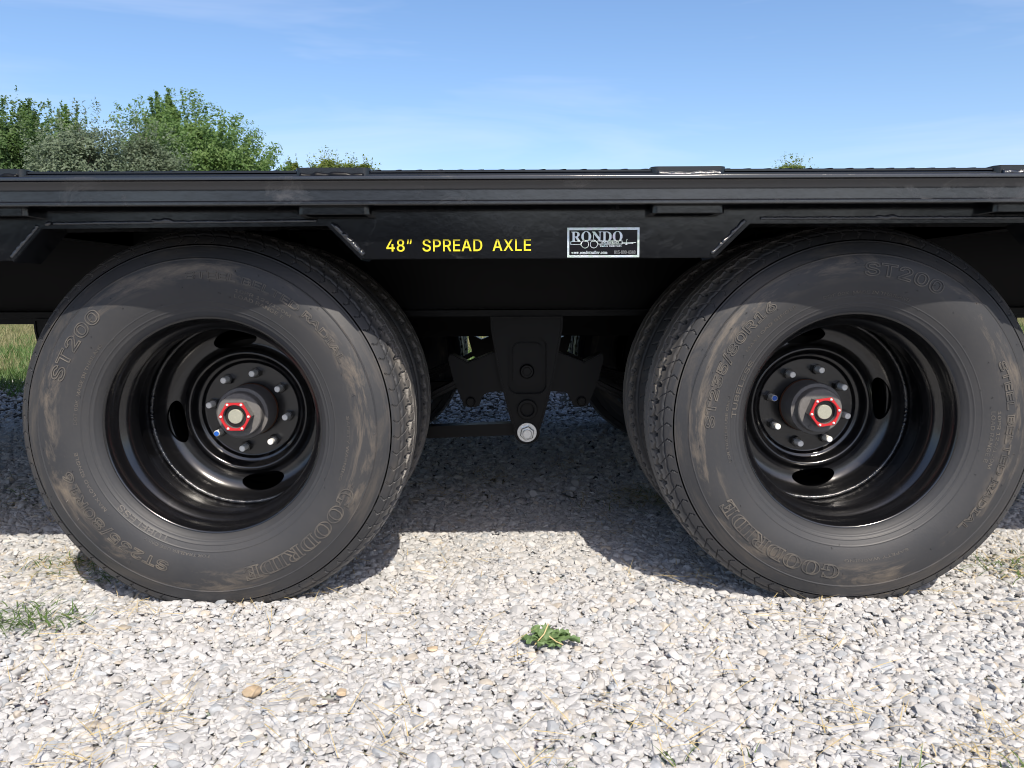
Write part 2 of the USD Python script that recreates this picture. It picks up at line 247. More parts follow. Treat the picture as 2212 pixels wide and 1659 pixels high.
# deck
obj("deck_plate", bx(-XL, XL, -.1500, 2 * MY + .150, .8072, .8117, .0008), black, trailer)
lug = []
for i, x in enumerate(np.arange(-2.2, 2.2, .017)):
    for k in range(5):
        y = -.143 + k * .024 + (.012 if i % 2 else 0); a = PI / 4 if (i + k) % 2 else -PI / 4
        d = trimesh.creation.icosphere(1, 1.0); d.apply_scale([.012, .0036, .0012]); d.apply_transform(trimesh.transformations.rotation_matrix(a, [0, 0, 1])); d.apply_translation([x, y, .8118]); lug.append(d)
obj("tread_pattern", cat(lug), black, trailer, smooth=True, kind="stuff")
for s in (0, 1):
    m = bx(-XL, XL, -.1555, -.06, .8003, .8055, .0012); obj("strap_bar", mir(m) if s else m, black, trailer)
# side rail: a rolled channel with its open side outwards and filleted inside corners
def channel(t, y0, yb, z0, z1, r):
    """y0 lips, yb back of the web, t thickness"""
    P = [(y0, z0), (y0, z0 + t * .8)]
    P += [(yb - t - r + r * math.sin(a), z0 + t + r - r * math.cos(a)) for a in np.linspace(0, PI / 2, 6)]
    P += [(yb - t - r + r * math.cos(a), z1 - t - r + r * math.sin(a)) for a in np.linspace(0, PI / 2, 6)]
    P += [(y0, z1 - t * .8), (y0, z1 - .0012), (y0 + .0012, z1), (yb, z1), (yb, z0)]
    return Polygon(P)
def sweep_x(poly, x0, x1, n=1):
    """a section in (y, z) swept along x"""
    m = trimesh.creation.extrude_polygon(poly, x1 - x0, engine="earcut"); v = m.vertices
    return M(np.stack([x0 + v[:, 2], v[:, 0], v[:, 1]], 1), m.faces)
def rail_section(y0, yb, z0, z1):
    t = .0062; P = [(y0 + .001, z0), (y0, z0 + .001), (y0, z0 + .0045), (y0 + .0006, z0 + .0052), (yb - t - .0015, z0 + t), (yb - t, z0 + t + .002)]
    P += [(yb - t - .0075 + .0075 * math.cos(a), z1 - t - .017 + .017 * math.sin(a)) for a in np.linspace(0, PI / 2, 12)]
    P += [(y0 + .0005, z1 - t), (y0, z1 - t + .0006)] + [(y0 + .0022 - .0022 * math.cos(a), z1 - .0022 + .0022 * math.sin(a)) for a in np.linspace(0, PI / 2, 6)]
    return Polygon(P + [(yb, z1), (yb, z0)])
rail = sweep_x(rail_section(-.177, -.1615, .7527, .7992), -XL, XL)
for s in (0, 1): obj("side_rail", mir(rail) if s else rail, rail_black, trailer, smooth=35)
# stake pockets: bent straps that stand up past the deck and end below the rail
def pocket(x):
    w, d = .050, .036
    o = sbox(-w, 0, w, d + .012).buffer(.012).buffer(0); o = o.intersection(sbox(-1, -1, 1, d))
    i = sbox(-w + .006, .006, w - .006, d).buffer(.006).intersection(sbox(-1, -1, 1, d + .001))
    ring = o.difference(i)
    m = trimesh.creation.extrude_polygon(ring, .0752, engine="earcut"); v = m.vertices
    return M(np.stack([v[:, 0] + x, v[:, 1] - .1455 - .0015, v[:, 2] + .7395], 1), m.faces)
for x in (-2.1, -1.5, -.899, -.333, .254, .822, 1.42, 2.02):
    for s in (0, 1):
        m = pocket(x); p = obj("stake_pocket", mir(m) if s else m, black, trailer, smooth=30)
        if not s:
            t = np.linspace(-.052, .052, 40); zz = .8010 + .0022 * (meshkit.noise(np.stack([t * 90 + x * 9, 0 * t, 0 * t], 1), 3) - .3)
            b1 = tube(np.stack([x + t, -.1612 + 0 * t, zz], 1), .0036 + .0022 * meshkit.noise(np.stack([t * 140 + x * 7, 0 * t, 0 * t], 1), 5), 8)
            obj("weld_bead", b1, weld_black if x > 0 else black_dull, p, smooth=True)
# skirt plate with cut-outs over the wheels; flat bar welded round each cut
cut1 = [(-.8864, .640), (-.8864, .667), (-.833, .7235), (-.3491, .7265), (-.2921, .668), (-.2921, .640)]
cut2 = [(.3040, .640), (.3040, .668), (.3645, .7275), (.851, .7265), (.9050, .668), (.9050, .640)]
plate = sbox(-XL, .667, XL, .800).difference(Polygon(cut1)).difference(Polygon(cut2))
for s in (0, 1):
    m = bevel_prism(plate, -.1255, -.119, .0012)
    sk = obj("skirt_plate", mir(m) if s else m, black, trailer)
    for c in (cut1, cut2):
        line = LineString(c[1:5]); bar = line.buffer(.0034, cap_style=2, join_style=1)
        m = bevel_prism(bar, -.1295, -.050, .001); fb = obj("flange_bar", mir(m) if s else m, black, trailer, smooth=25)
        if not s:
            for (a, b, amp) in ((c[1], c[2], .6), (c[2], c[3], .25), (c[3], c[4], 1.0)):
                a, b = np.array(a), np.array(b); L = np.linalg.norm(b - a); n = max(8, int(L / .0022)); t = np.linspace(.04, .96, n); d = (b - a) / L; nn = np.array([-d[1], d[0]]); nn = nn if nn[1] > 0 else -nn
                p = a + np.outer(t, b - a) + nn * .0052; h = meshkit.noise(np.stack([t * L * 320, 0 * t + a[0] * 50, 0 * t], 1), 9)
                p = p + nn * (h[:, None] - .4) * .0035 * amp
                obj("weld_bead", tube(np.stack([p[:, 0], np.full(n, -.1262), p[:, 1]], 1), .0030 + .0032 * h * amp, 8), weld_black, fb, smooth=True)
# hard corner welds on top of the flange bars
for (cx, cz, L) in ((-.628, .7325, .042), (.602, .7335, .05), (-.822, .7285, .012)):
    t = np.linspace(-L / 2, L / 2, 24)
    obj("weld_bead", tube(np.stack([cx + t, 0 * t - .1265, cz + .0012 * np.sin(t * 260)], 1), .0045 * np.sqrt(np.clip(1 - (2 * t / L) ** 2, .05, 1)), 8), weld_black, trailer, smooth=True)

# lettering and sticker on the skirt
obj("yellow_lettering", prism(fit_text("48” SPREAD AXLE".replace("AXLE", " AXLE").replace("SPREAD", " SPREAD"), -.2517, -.0055, .6797, .7003, weight=530, spacing=.03), -.1261, -.1257), yellow, trailer, label="yellow vinyl lettering 48\" SPREAD AXLE on black skirt")
st = xf("dealer_sticker", trailer, label="black and silver dealer sticker on the trailer skirt")
S = 7.86e-5; sx = lambda x: .0560 + (x - 360) * S; sz = lambda y: .7186 - (y - 150) * 7.58e-5
Rr = lambda x0, y0, x1, y1: sbox(sx(x0), sz(y1), sx(x1), sz(y0))
obj("backing", prism(Rr(362, 152, 1923, 808), -.1261, -.1257), sticker_black, st)
obj("border", prism(Rr(360, 150, 1925, 810).difference(Rr(405, 205, 1880, 760)), -.1265, -.1262), silver, st)
obj("name_lettering", prism(fit_text("RONDO", sx(450), sx(1558), sz(462), sz(232), font="serif").buffer(.00004), -.1265, -.1262), silver, st)
lw = .00042
ring = lambda x, y, r: Point(sx(x), sz(y)).buffer(r * S).boundary.buffer(lw)
ln = lambda *p: LineString([(sx(a), sz(b)) for a, b in p]).buffer(lw)
em = union_all([ring(748, 520, 78), ring(938, 520, 78), ln((645, 458), (440, 458), (440, 522), (645, 522)), ln((648, 535), (668, 470), (720, 430), (960, 425), (1015, 470), (1035, 515), (1550, 515), (1550, 445), (1015, 445)),
                ln((1550, 482), (1760, 478), (1790, 485), (1850, 485)), ln((1550, 502), (1760, 502), (1790, 492)), ln((1640, 525), (1640, 430), (1668, 412)), ln((1620, 530), (1660, 530))])
obj("trailer_emblem", prism(em, -.1265, -.1262), silver, st)
obj("small_lettering", cat([prism(fit_text("ENTERPRISES", sx(1105), sx(1482), sz(502), sz(456), font="serif"), -.1268, -.1266), prism(fit_text("Truck & Trailer Sales", sx(1065), sx(1537), sz(577), sz(530), font="serif"), -.1265, -.1262), prism(fit_text("www.rondotrailer.com", sx(450), sx(1232), sz(738), sz(664), font="serif"), -.1265, -.1262)]), silver, st)
obj("phone_lettering", prism(fit_text("815-899-4340", sx(1380), sx(1842), sz(738), sz(658), font="serif"), -.1265, -.1262), faded_silver, st)

# main beams, cross-members
ib = Polygon([(.54, .5515), (.66, .5515), (.66, .567), (.606, .569), (.606, .770), (.66, .772), (.66, .787), (.54, .787), (.54, .772), (.596, .770), (.596, .569), (.54, .567)])
beam = sweep_x(ib, -XL, XL)
for s in (0, 1):
    obj("main_beam", mir(beam) if s else beam, black_dull, trailer)
    for x0, x1 in ((-XL, -.98), (1.0, XL)):
        m = bx(x0, x1, .555, .645, .5365 if x0 < 0 else .5405, .551); obj("beam_doubler", mir(m) if s else m, black_dull, trailer)
for x in np.arange(-3.9, 4.0, .406):
    m = sweep_x(channel(.006, 0, .04, .735, .8, .004), -.115, 2 * MY + .115); v = m.vertices
    obj("cross_member", M(np.stack([v[:, 1] + x, v[:, 0], v[:, 2]], 1), m.faces[:, ::-1]), black_dull, trailer)

obj("hanger_brace", cat([bx(-.42, .42, MY - .004, MY + .004, .470, .5512, .001), bx(-.42, .42, MY + .0045, MY + .05, .470, .477, .001)]), black_dull, trailer)
# suspension: centre hanger, equaliser, springs, radius rods, axles
def arc(cx, cz, r, a0, a1, n=14): return [(cx + r * math.cos(a), cz + r * math.sin(a)) for a in np.linspace(math.radians(a0), math.radians(a1), n)]
hang = Polygon([(-.0905, .551), (.0945, .551), (.0935, .52), (.0725, .394), (.0455, .290)] + arc(.002, .2545, .0335, 8, -188, 20) + [(-.0415, .290), (-.0685, .394), (-.0895, .52)])
window = Polygon(arc(.0035, .462, .05, 35, 145, 10) + [(-.0445, .38)] + arc(.0035, .388, .05, 215, 325, 10) + [(.0515, .38)])
window = sbox(-.0455, .352, .0525, .498).buffer(-.024).buffer(.024)
inner_w = sbox(-.034, .3685, .041, .484).buffer(-.02).buffer(.02)
hg = cat([bevel_prism(hang.difference(window), .530, .548, .002), prism(hang.intersection(Polygon([(-.2, .551), (-.2, .30), (.2, .30), (.2, .551)])), .548, .552), bevel_prism(inner_w, .536, .549, .0025)])
rim_h = hang.difference(hang.buffer(-.0045))
hg = cat([hg, prism(rim_h, .5265, .62)])
def hanger_at(x, far):
    p = []
    def add(name, m, mt, sm=25, parent=trailer):
        m = m.copy(); m.apply_translation([x, 0, 0]); return obj(name, mir(m) if far else m, mt, parent, smooth=sm)
    h = add("spring_hanger", hg, black_dull)
    add("pivot_cap", cat([cyl(.0185, .5225, .537, .0025, .4105, 32, .003), lathe([(0, .521), (.011, .521), (.013, .524)], 6, (.0025, .4105))]), black_dull, 25, h)
    add("spacer_tube", lathe([(.017, .60), (.017, .517), (.018, .516), (.0245, .516), (.0255, .518), (.0255, .56)], 36, (.003, .3125)), black_dull, 25, h)
    if x == 0:
        wz = .2527
        add("hanger_bolt", cat([lathe([(0, .5205), (.0245, .5205), (.0255, .5215), (.0255, .526), (0, .526)], 40, (.002, wz)), lathe([(0, .5065), (.0165, .5065), (.0192, .5085), (.0192, .5206)], 6, (.002, wz), .35), cyl(.0117, .497, .508, .002, wz, 28, .0012)]), bolt_zinc, 25, h)
    return h
for s in (0, 1):
    for x in (0, -1.16, 1.16): hanger_at(x, s)
eqp = [(-.0637, .4615), (-.0896, .4535), (-.1516, .4295), (-.1801, .444), (-.1905, .4505), (-.1988, .4507), (-.2015, .441), (-.2002, .4319), (-.1886, .3852), (-.1617, .318), (-.152, .3145), (-.1418, .3135), (-.130, .3145), (-.1217, .32), (-.1126, .3424), (-.107, .349), (-.0992, .3535), (-.0637, .3555)]
eq = Polygon(eqp + [(.001 - x, z) for x, z in eqp[::-1]])
e_m = cat([bevel_prism(eq, .556, .564, .0012), bevel_prism(eq, .628, .636, .0012)])
top = LineString(eqp[:6]).buffer(.002, cap_style=2)
e_m = cat([e_m, prism(top, .5645, .6275), prism(affinity.scale(top, -1, 1, origin=(.0005, 0)), .5645, .6275)])
for s in (0, 1):
    q = obj("equalizer", mir(e_m) if s else e_m, black_dull, trailer)
    for x in (-.144, .145):
        m = cat([cyl(.0125, .549, .640, x, .3295, 24, .002), lathe([(0, .545), (.0095, .545), (.0105, .5495)], 6, (x, .3295))]); obj("keeper_bolt", mir(m) if s else m, black_dull, q, smooth=25)
def leaf_pack(xc, far):
    out = []
    for k in range(5):
        L = .43 - .07 * max(0, k - 1); t = np.linspace(-1, 1, 25) * L
        zc = .272 + .62 * t ** 2 - k * .0105
        v, f = [], []
        for X, Z in zip(t + xc, zc): v += [(X, .566, Z), (X, .626, Z), (X, .626, Z - .0095), (X, .566, Z - .0095)]
        for i in range(24):
            for j in range(4):
                a, b = i * 4 + j, i * 4 + (j + 1) % 4; f += [(a, b, b + 4), (a, b + 4, a + 4)]
        f += [(0, 2, 1), (0, 3, 2), (96, 97, 98), (96, 98, 99)]
        out.append(M(v, f))
    return out
for s in (0, 1):
    for xc in (-.6096, .6096):
        for m in leaf_pack(xc, s): obj("spring_leaf", mir(m) if s else m, black_dull, trailer)
    for a, b in (((-.01, .2545), (-.57, .236)), ((1.15, .2545), (.66, .236))):
        P = np.array([(a[0], .585, a[1]), (b[0], .585, b[1])])
        m = prism(LineString([a, b]).buffer(.0158, cap_style=1), .566, .606); obj("radius_rod", mir(m) if s else m, black_dull, trailer)
for x in (-.6096, .6096): obj("axle_tube", cyl(.0635, .30, 2 * MY - .30, x, .36, 40, .002), black_dull, trailer, smooth=30)
for s in (0, 1):
    for x in (-.6096, .6096):
        m = cyl(.158, .275, .365, x, .36, 48, .006); obj("brake_drum", mir(m) if s else m, black_dull, trailer, smooth=30)

# ------------------------------------------------------------------ wheels (origin: hub axis on the outer lip plane, y into the trailer)
YC = .088
prof_half = np.array([(-.076, .2035), (-.088, .2085), (-.097, .216), (-.1065, .232), (-.1135, .252), (-.1175, .276), (-.1168, .298), (-.1125, .316), (-.1055, .331), (-.0990, .3435), (-.0925, .3530), (-.084, .3620), (-.074, .3677), (-.058, .3722), (-.030, .3758), (0, .3768)])
full = np.vstack([prof_half, prof_half[-2::-1] * [-1, 1]])
seg = np.r_[0, np.cumsum(np.linalg.norm(np.diff(full, axis=0), axis=1))]
from scipy.interpolate import CubicSpline
cs = CubicSpline(seg, full)
ST = seg[-1]; SM = ST / 2
s_sh = np.interp(.3435, prof_half[:10, 1], seg[:10])            # where the tread shoulder starts
fine = np.linspace(s_sh, ST - s_sh, 104); low = np.linspace(0, s_sh, 46)[:-1]
def tri(x): return 2 * np.abs(2 * (x - np.floor(x + .5))) - 1
def tread_depth(th, s, N):
    """How far the tread pattern cuts in at angle th and distance s from the crown line."""
    u = th / (2 * PI) * N; a = np.abs(s); sg = np.sign(s)
    sm = lambda d, w, e=.0009: np.clip((w - d) / e + .5, 0, 1)
    z = .0062 * tri(u)
    d = .0100 * sm(np.abs(a - .055 - z), .0048)                                        # main zigzag groove
    pk = sm(np.abs(((u + .5) % 1) - .5) / N * 2 * PI * .38 + .28 * np.maximum(a - .060, 0), .0062) * ((a > .055) & (a < .0755)); d = np.maximum(d, .0100 * pk)   # notches opening into it
    d = np.maximum(d, .0060 * sm(np.abs(a - .020 - .004 * tri(u + .3 * sg)), .0028))     # inner groove
    ch = np.abs(((u + .30 * tri((a - .070) / .056)) % 1) - .5) / N * 2 * PI * .37
    d = np.maximum(d, .0030 * sm(ch, .0009) * ((a > .070) & (a < .108)))                # shoulder sipes
    d = np.maximum(d, 0.0024 * sm(np.abs(a - .0885 - .001 * tri(u)), .0014))
    d = np.maximum(d, .0040 * sm(np.abs(((u * 2 + .4) % 1) - .5) / N * PI * .38, .0012) * ((a > .028) & (a < .046)))
    d = np.maximum(d, .0011 * sm(np.abs(a - .1125), .0012))
    return d
def tyre_mesh(n_tread, N=72, letters=True, crown=fine):
    parts = []
    th = np.arange(n_tread) / n_tread * 2 * PI
    P = cs(crown); dP = cs(crown, 1); nrm = np.stack([dP[:, 1], -dP[:, 0]], 1); nrm /= np.linalg.norm(nrm, axis=1, keepdims=True)
    T, Sg = np.meshgrid(th, crown - SM, indexing="ij"); D = tread_depth(T, Sg, N)
    sgn = 1 if (P[len(P) // 2, 1] + nrm[len(P) // 2, 1]) < P[len(P) // 2, 1] else -1
    y = P[None, :, 0] + sgn * D * nrm[None, :, 0]; r = P[None, :, 1] + sgn * D * nrm[None, :, 1]
    def skin(th, y, r):
        n, k = r.shape; v = np.stack([np.cos(th)[:, None] * r, y + YC, np.sin(th)[:, None] * r], -1).reshape(-1, 3)
        i, j = np.meshgrid(np.arange(n), np.arange(k - 1), indexing="ij"); a = (i * k + j).ravel(); b = (((i + 1) % n) * k + j).ravel()
        return M(v, np.vstack([np.stack([a, b, b + 1], 1), np.stack([a, b + 1, a + 1], 1)]))
    parts.append(skin(th, y, r))
    th2 = np.arange(300) / 300 * 2 * PI; Q = cs(low).copy()
    # moulded ring lines
    for r0, h, w in ((.3165, .0011, .0016), (.2195, .0009, .002), (.2265, .0007, .0015), (.3380, .0010, .0014), (.2385, .0006, .001)):
        Q[:, 0] -= h * np.exp(-((Q[:, 1] - r0) / w) ** 2)
    lowx = np.unique(np.r_[low, np.concatenate([np.interp(np.linspace(r0 - .003, r0 + .003, 9), prof_half[:10, 1], seg[:10]) for r0 in (.3165, .2195, .2265, .3380, .2385)])]); lowx = lowx[lowx <= s_sh]
    Q = cs(lowx).copy()
    for r0, h, w in ((.3165, .0013, .0012), (.2195, .0009, .002), (.2265, .0008, .0012), (.3390, -.0007, .0012), (.2385, .0006, .001)):
        Q[:, 0] -= h * np.exp(-((Q[:, 1] - r0) / w) ** 2)
    parts.append(skin(th2, np.tile(Q[:, 0], (300, 1)), np.tile(Q[:, 1], (300, 1))))
    Q2 = Q[::-1] * [-1, 1]; parts.append(skin(th2, np.tile(Q2[:, 0], (300, 1)), np.tile(Q2[:, 1], (300, 1))))
    if letters:                                       # moulding nibs
        for k in range(70):
            a, rr = rng.random() * 2 * PI, rng.uniform(.235, .335); yy = np.interp(rr, prof_half[:10, 1], prof_half[:10, 0]) + YC
            p = np.array([rr * math.cos(a), yy, rr * math.sin(a)]); q = p + np.array([rng.normal(0, .002), -.0035, rng.normal(0, .002)])
            parts.append(tube([p, q], [.0006, .0004], 4))
    m = cat(parts); return m
side_y = lambda r: np.interp(r, cs(np.linspace(0, s_sh, 200))[:, 1], cs(np.linspace(0, s_sh, 200))[:, 0]) + YC
def ring_text(text, a_start, a_end, r0, h, outline=True, font="sans", weight=600, lw=.0011, lift=.0011):
    """Raised lettering round the sidewall, clockwise from a_start to a_end (degrees, x right, z up), r0 the base line."""
    p = text_poly(text, font, weight); a, b, c, d = p.bounds
    L = math.radians(a_start - a_end) * (r0 + h / 2)
    p = affinity.affine_transform(p, [L / (c - a), 0, 0, h / (d - b), -a * L / (c - a), -b * h / (d - b)])
    if outline: p = p.boundary.buffer(lw / 2, join_style=2, cap_style=2)
    p = p.simplify(.00012).segmentize(.006)
    out = []
    for g in getattr(p, "geoms", [p]):
        if g.area < 1e-8: continue
        m = trimesh.creation.extrude_polygon(g, 1.0, engine="earcut"); out.append(m)
    m = cat(out); v = m.vertices; th = math.radians(a_start) - v[:, 0] / (r0 + h / 2); r = r0 + v[:, 1]
    y = side_y(r) - lift * v[:, 2] + .0015 * (1 - v[:, 2])
    return M(np.stack([np.cos(th) * r, y, np.sin(th) * r], 1), m.faces)
def lettering():
    T = [ring_text("GOODRIDE", -24, -78, .274, .0265, font="serif", lw=.0019, lift=.0016), ring_text("STEEL BELTED RADIAL", 95, 26, .280, .0130, weight=500, lw=.0013, lift=.0014),
         ring_text("ST235/80R16", 252, 197, .267, .0210, weight=600, lw=.0016, lift=.0014), ring_text("ST200", 161, 131, .277, .024, weight=600, lw=.0018, lift=.0014), ring_text("TUBELESS", 248, 220, .226, .0105, outline=False, weight=500, lift=.0008),
         ring_text("DOT 00K  MADE IN THAILAND", 178, 140, .244, .0055, outline=False, weight=400, lift=.0006), ring_text("SAFETY WARNING", 5, -22, .262, .0052, outline=False, weight=400, lift=.0006),
         ring_text("10PR 124/120M", 76, 52, .262, .0070, outline=False, weight=500, lift=.0006), ring_text("LOAD RANGE E", 76, 54, .252, .0070, outline=False, weight=500, lift=.0006),
         ring_text("MAX LOAD SINGLE", 218, 190, .250, .0055, outline=False, weight=400, lift=.0006), ring_text("FOR TRAILER USE ONLY", 268, 238, .244, .0050, outline=False, weight=400, lift=.0006)]
    # small leaf-like mark beside the name
    star = union_all([affinity.rotate(affinity.scale(Point(.0052, 0).buffer(1), .0046, .0017), a, origin=(0, 0)) for a in range(0, 360, 60)]).boundary.buffer(.0005)
    m = cat([trimesh.creation.extrude_polygon(g, 1.0, engine="earcut") for g in getattr(star, "geoms", [star])]); v = m.vertices
    r = .291 + v[:, 1]; th = math.radians(-18) - v[:, 0] / .291
    T.append(M(np.stack([np.cos(th) * r, side_y(r) - .0009 * v[:, 2] + .001, np.sin(th) * r], 1), m.faces))
    return cat(T)
def turn(m, deg):
    """turn about the wheel's axle, clockwise as seen from outside"""
    m = m.copy(); m.apply_transform(trimesh.transformations.rotation_matrix(math.radians(deg), [0, 1, 0])); return m
# rim barrel and disc
barrel = [(.2030, .020), (.2075, .010), (.2092, .004), (.2094, .001), (.2085, -.0010), (.2062, -.0005), (.2040, .003), (.2015, .010), (.2000, .018), (.1990, .030), (.1978, .038), (.1925, .044), (.1860, .052), (.1835, .058), (.1828, .064), (.1828, .088), (.1840, .096), (.1880, .104), (.1935, .112), (.1960, .118), (.1968, .125), (.1968, .190), (.1990, .196), (.2085, .200)]
disc = [(.1966, .172), (.1935, .177), (.1890, .186), (.1840, .197), (.1780, .206), (.1700, .2125), (.1600, .2165), (.1480, .2180), (.1400, .2160), (.1340, .2100), (.1300, .2055), (.1260, .2040), (.1225, .2060), (.1200, .2110), (.1185, .2180), (.1165, .2240), (.1130, .2270), (.1080, .2285), (.1050, .2330), (.1020, .2355), (.060, .2360), (.055, .2365)]
def spl(p, n):
    p = np.array(p); s = np.r_[0, np.cumsum(np.linalg.norm(np.diff(p, axis=0), axis=1))]
    from scipy.interpolate import PchipInterpolator
    return PchipInterpolator(s, p)(np.linspace(0, s[-1], n))
def disc_mesh(hole0):
    """the disc with four oval hand holes cut through its cone"""
    pr = spl(disc, 90); n = 360; th = np.arange(n) / n * 2 * PI
    m = lathe(pr, n); v = m.vertices; r = np.hypot(v[:, 0], v[:, 2]); a = np.arctan2(v[:, 2], v[:, 0])
    # signed distance to the nearest hole, in metres; the two rings of vertices at the edge are drawn onto it
    off = (np.degrees(a) - hole0 + 45) % 90 - 45; u = np.radians(off) * .158; w = r - .158
    q = np.hypot(u / .047, w / .0190); keep_v = q > 1
    near = (q > .72) & (q < 1.22)
    sc = np.where(near, 1.0 / np.maximum(q, 1e-6), 1.0)
    snap = near & (np.abs(q - 1) < .11)
    un, wn = np.where(snap, u * sc, u), np.where(snap, w * sc, w)
    an = a + (un - u) / .158; rn = r + (wn - w); yy = np.where(snap, np.interp(-rn, -pr[::1, 0][np.argsort(-pr[:, 0])], pr[np.argsort(-pr[:, 0]), 1]), v[:, 1])
    v2 = np.stack([np.cos(an) * rn, yy, np.sin(an) * rn], 1)
    qc = q[m.faces].mean(1); m2 = M(v2, m.faces[(q[m.faces] > .955).all(1) | (qc > 1)])
    lips = []
    for k in range(4):
        t = np.linspace(0, 2 * PI, 65); uu, ww = .0473 * np.cos(t), .0193 * np.sin(t); A = math.radians(hole0 + 90 * k) + uu / .158; R = .158 + ww
        Y = np.interp(-R, -pr[np.argsort(-pr[:, 0]), 0], pr[np.argsort(-pr[:, 0]), 1])
        o = np.stack([np.cos(A) * R, Y, np.sin(A) * R], 1); i = o + [0, .009, 0]; n_ = 65
        f = [(j, j + 1, j + 1 + n_) for j in range(64)] + [(j, j + 1 + n_, j + n_) for j in range(64)]
        lips.append(M(np.vstack([o, i]), f)); lips.append(M(np.vstack([o, i])[:, :], [x[::-1] for x in f]))
    return m2, cat(lips)
def weld_ring():
    t = np.linspace(0, 2 * PI, 420); h = meshkit.noise(np.stack([np.cos(t) * 60, np.sin(t) * 60, 0 * t], 1), 4)
    R = .1925 + .0012 * (h - .5); return tube(np.stack([np.cos(t) * R, .1735 + .0015 * (h - .5), np.sin(t) * R], 1), .0032 + .0022 * h, 7, cap=False)
WELD = weld_ring()
def wheel(name, loc, tyre_turn, stud0, blue, hole0, hex0, label, detail=True, rz=0):
    w = xf(name, trailer, loc, rz, label=label) if label else xf(name, trailer, loc, rz)
    obj("tyre", turn(TYRE, tyre_turn), tyre_look, w, smooth=28)
    obj("sidewall_lettering", turn(LETTERS, tyre_turn), letter_look, w)
    dm, lips = disc_mesh(hole0)
    obj("rim", lathe(spl(barrel, 90), 240), rim_black, w, smooth=60)
    obj("wheel_disc", cat([dm, lips]), rim_black, w, smooth=50); obj("weld_bead", WELD, weld_black, w, smooth=True)
    obj("hub", cat([lathe([(.0565, .237), (.0560, .175), (.0545, .171), (.0480, .1695), (.0470, .166), (.0465, .152), (.0445, .1495), (0, .149)][::-1], 64)]), hub_grey, w, smooth=30)
    obj("hub_ring", lathe([(.0563, .2290), (.0572, .2300), (.0575, .2355)], 64), rust, w, smooth=30)
    vx = [(.0335 * math.cos(math.radians(hex0 + 60 * k)), .0335 * math.sin(math.radians(hex0 + 60 * k))) for k in range(6)]
    hexp = Polygon(vx).buffer(-.0015).buffer(.0015); bore = Point(0, 0).buffer(.0243, 24)
    obj("hub_cap", bevel_prism(hexp.difference(bore), .1225, .1262, .0006), red, w)
    obj("hub_cap_body", prism(hexp.buffer(-.0008).difference(bore), .1263, .1492), hub_grey, w)
    obj("oil_window", cyl(.0242, .1345, .148, 0, 0, 40), bore_dark, w, smooth=30)
    obj("spindle_end", cat([cyl(.0150, .1265, .1346, 0, 0, 40, .0008), lathe([(.0025, .1264), (0, .1278)], 12)]), spindle_grey, w, smooth=30)
    for k in range(6):
        a = math.radians(hex0 + 60 * k); obj("cap_screw", lathe([(0, .1195), (.0012, .1197), (.0023, .1207), (.0028, .1224), (.0028, .1232)], 16, (.0285 * math.cos(a), .0285 * math.sin(a))), zinc, w, smooth=40)
    obj("plug", cyl(.0032, .1475, .150, .040 * math.cos(math.radians(hex0 + 230)), .040 * math.sin(math.radians(hex0 + 230)), 6), hub_grey, w)
    for k in range(8):
        a = math.radians(stud0 + 45 * k); x, z = .0825 * math.cos(a), .0825 * math.sin(a)
        pr = [(0, .1985), (.0054, .1985), (.0066, .2000)]
        for t in range(9): pr += [(.0066, .2006 + t * .0028), (.0064, .2020 + t * .0028)]
        pr += [(.0066, .2265), (.0066, .2360)]
        obj("stud", lathe(pr, 20, (x, z)), zinc, w, smooth=30)
        obj("lug_nut", lathe([(0.0066, .2245), (.0105, .2245), (.0118, .2262), (.0118, .2362)], 6, (x, z), a), rim_black, w)
        if k == blue: obj("blue_stud_tip", lathe([(0, .1979), (.0053, .1980), (.0055, .1988)], 20, (x, z)), blue_paint, w)
    return w
TYRE = tyre_mesh(1152); LETTERS = lettering()
left = wheel("dual_wheel", (-.6096, 0, .3586), 0, -9.5, 5, 189 - 90, 0, "left outer wheel with dusty tyre and red hub cap")
right = wheel("dual_wheel", (.6096, 0, .3614), 71, -14, 4, 276, 8, "right outer wheel with dusty tyre and red hub cap")
INNER = tyre_mesh(720, crown=np.linspace(s_sh, ST - s_sh, 72), letters=False)
def inner_wheel(loc):
    w = xf("inner_wheel", trailer, loc, 180)
    obj("tyre", INNER, tyre_look, w, smooth=40); obj("rim", lathe(spl(barrel, 40), 96), rim_black, w, smooth=60); obj("wheel_disc", lathe(spl([(r_, y_ * .66) for r_, y_ in disc], 30), 96), rim_black, w, smooth=50)
    return w
inner = inner_wheel((-.6096, .476, .3586)); refer(inner, "inner_wheel", trailer, (.6096, .476, .3614), 180, 9)
for x in (-.6096, .6096):
    refer(left, "dual_wheel", trailer, (x, 2 * MY, .36), 180, 40 if x > 0 else 110)
    refer(inner, "inner_wheel", trailer, (x, 2 * MY - .476, .36), 0, 20)

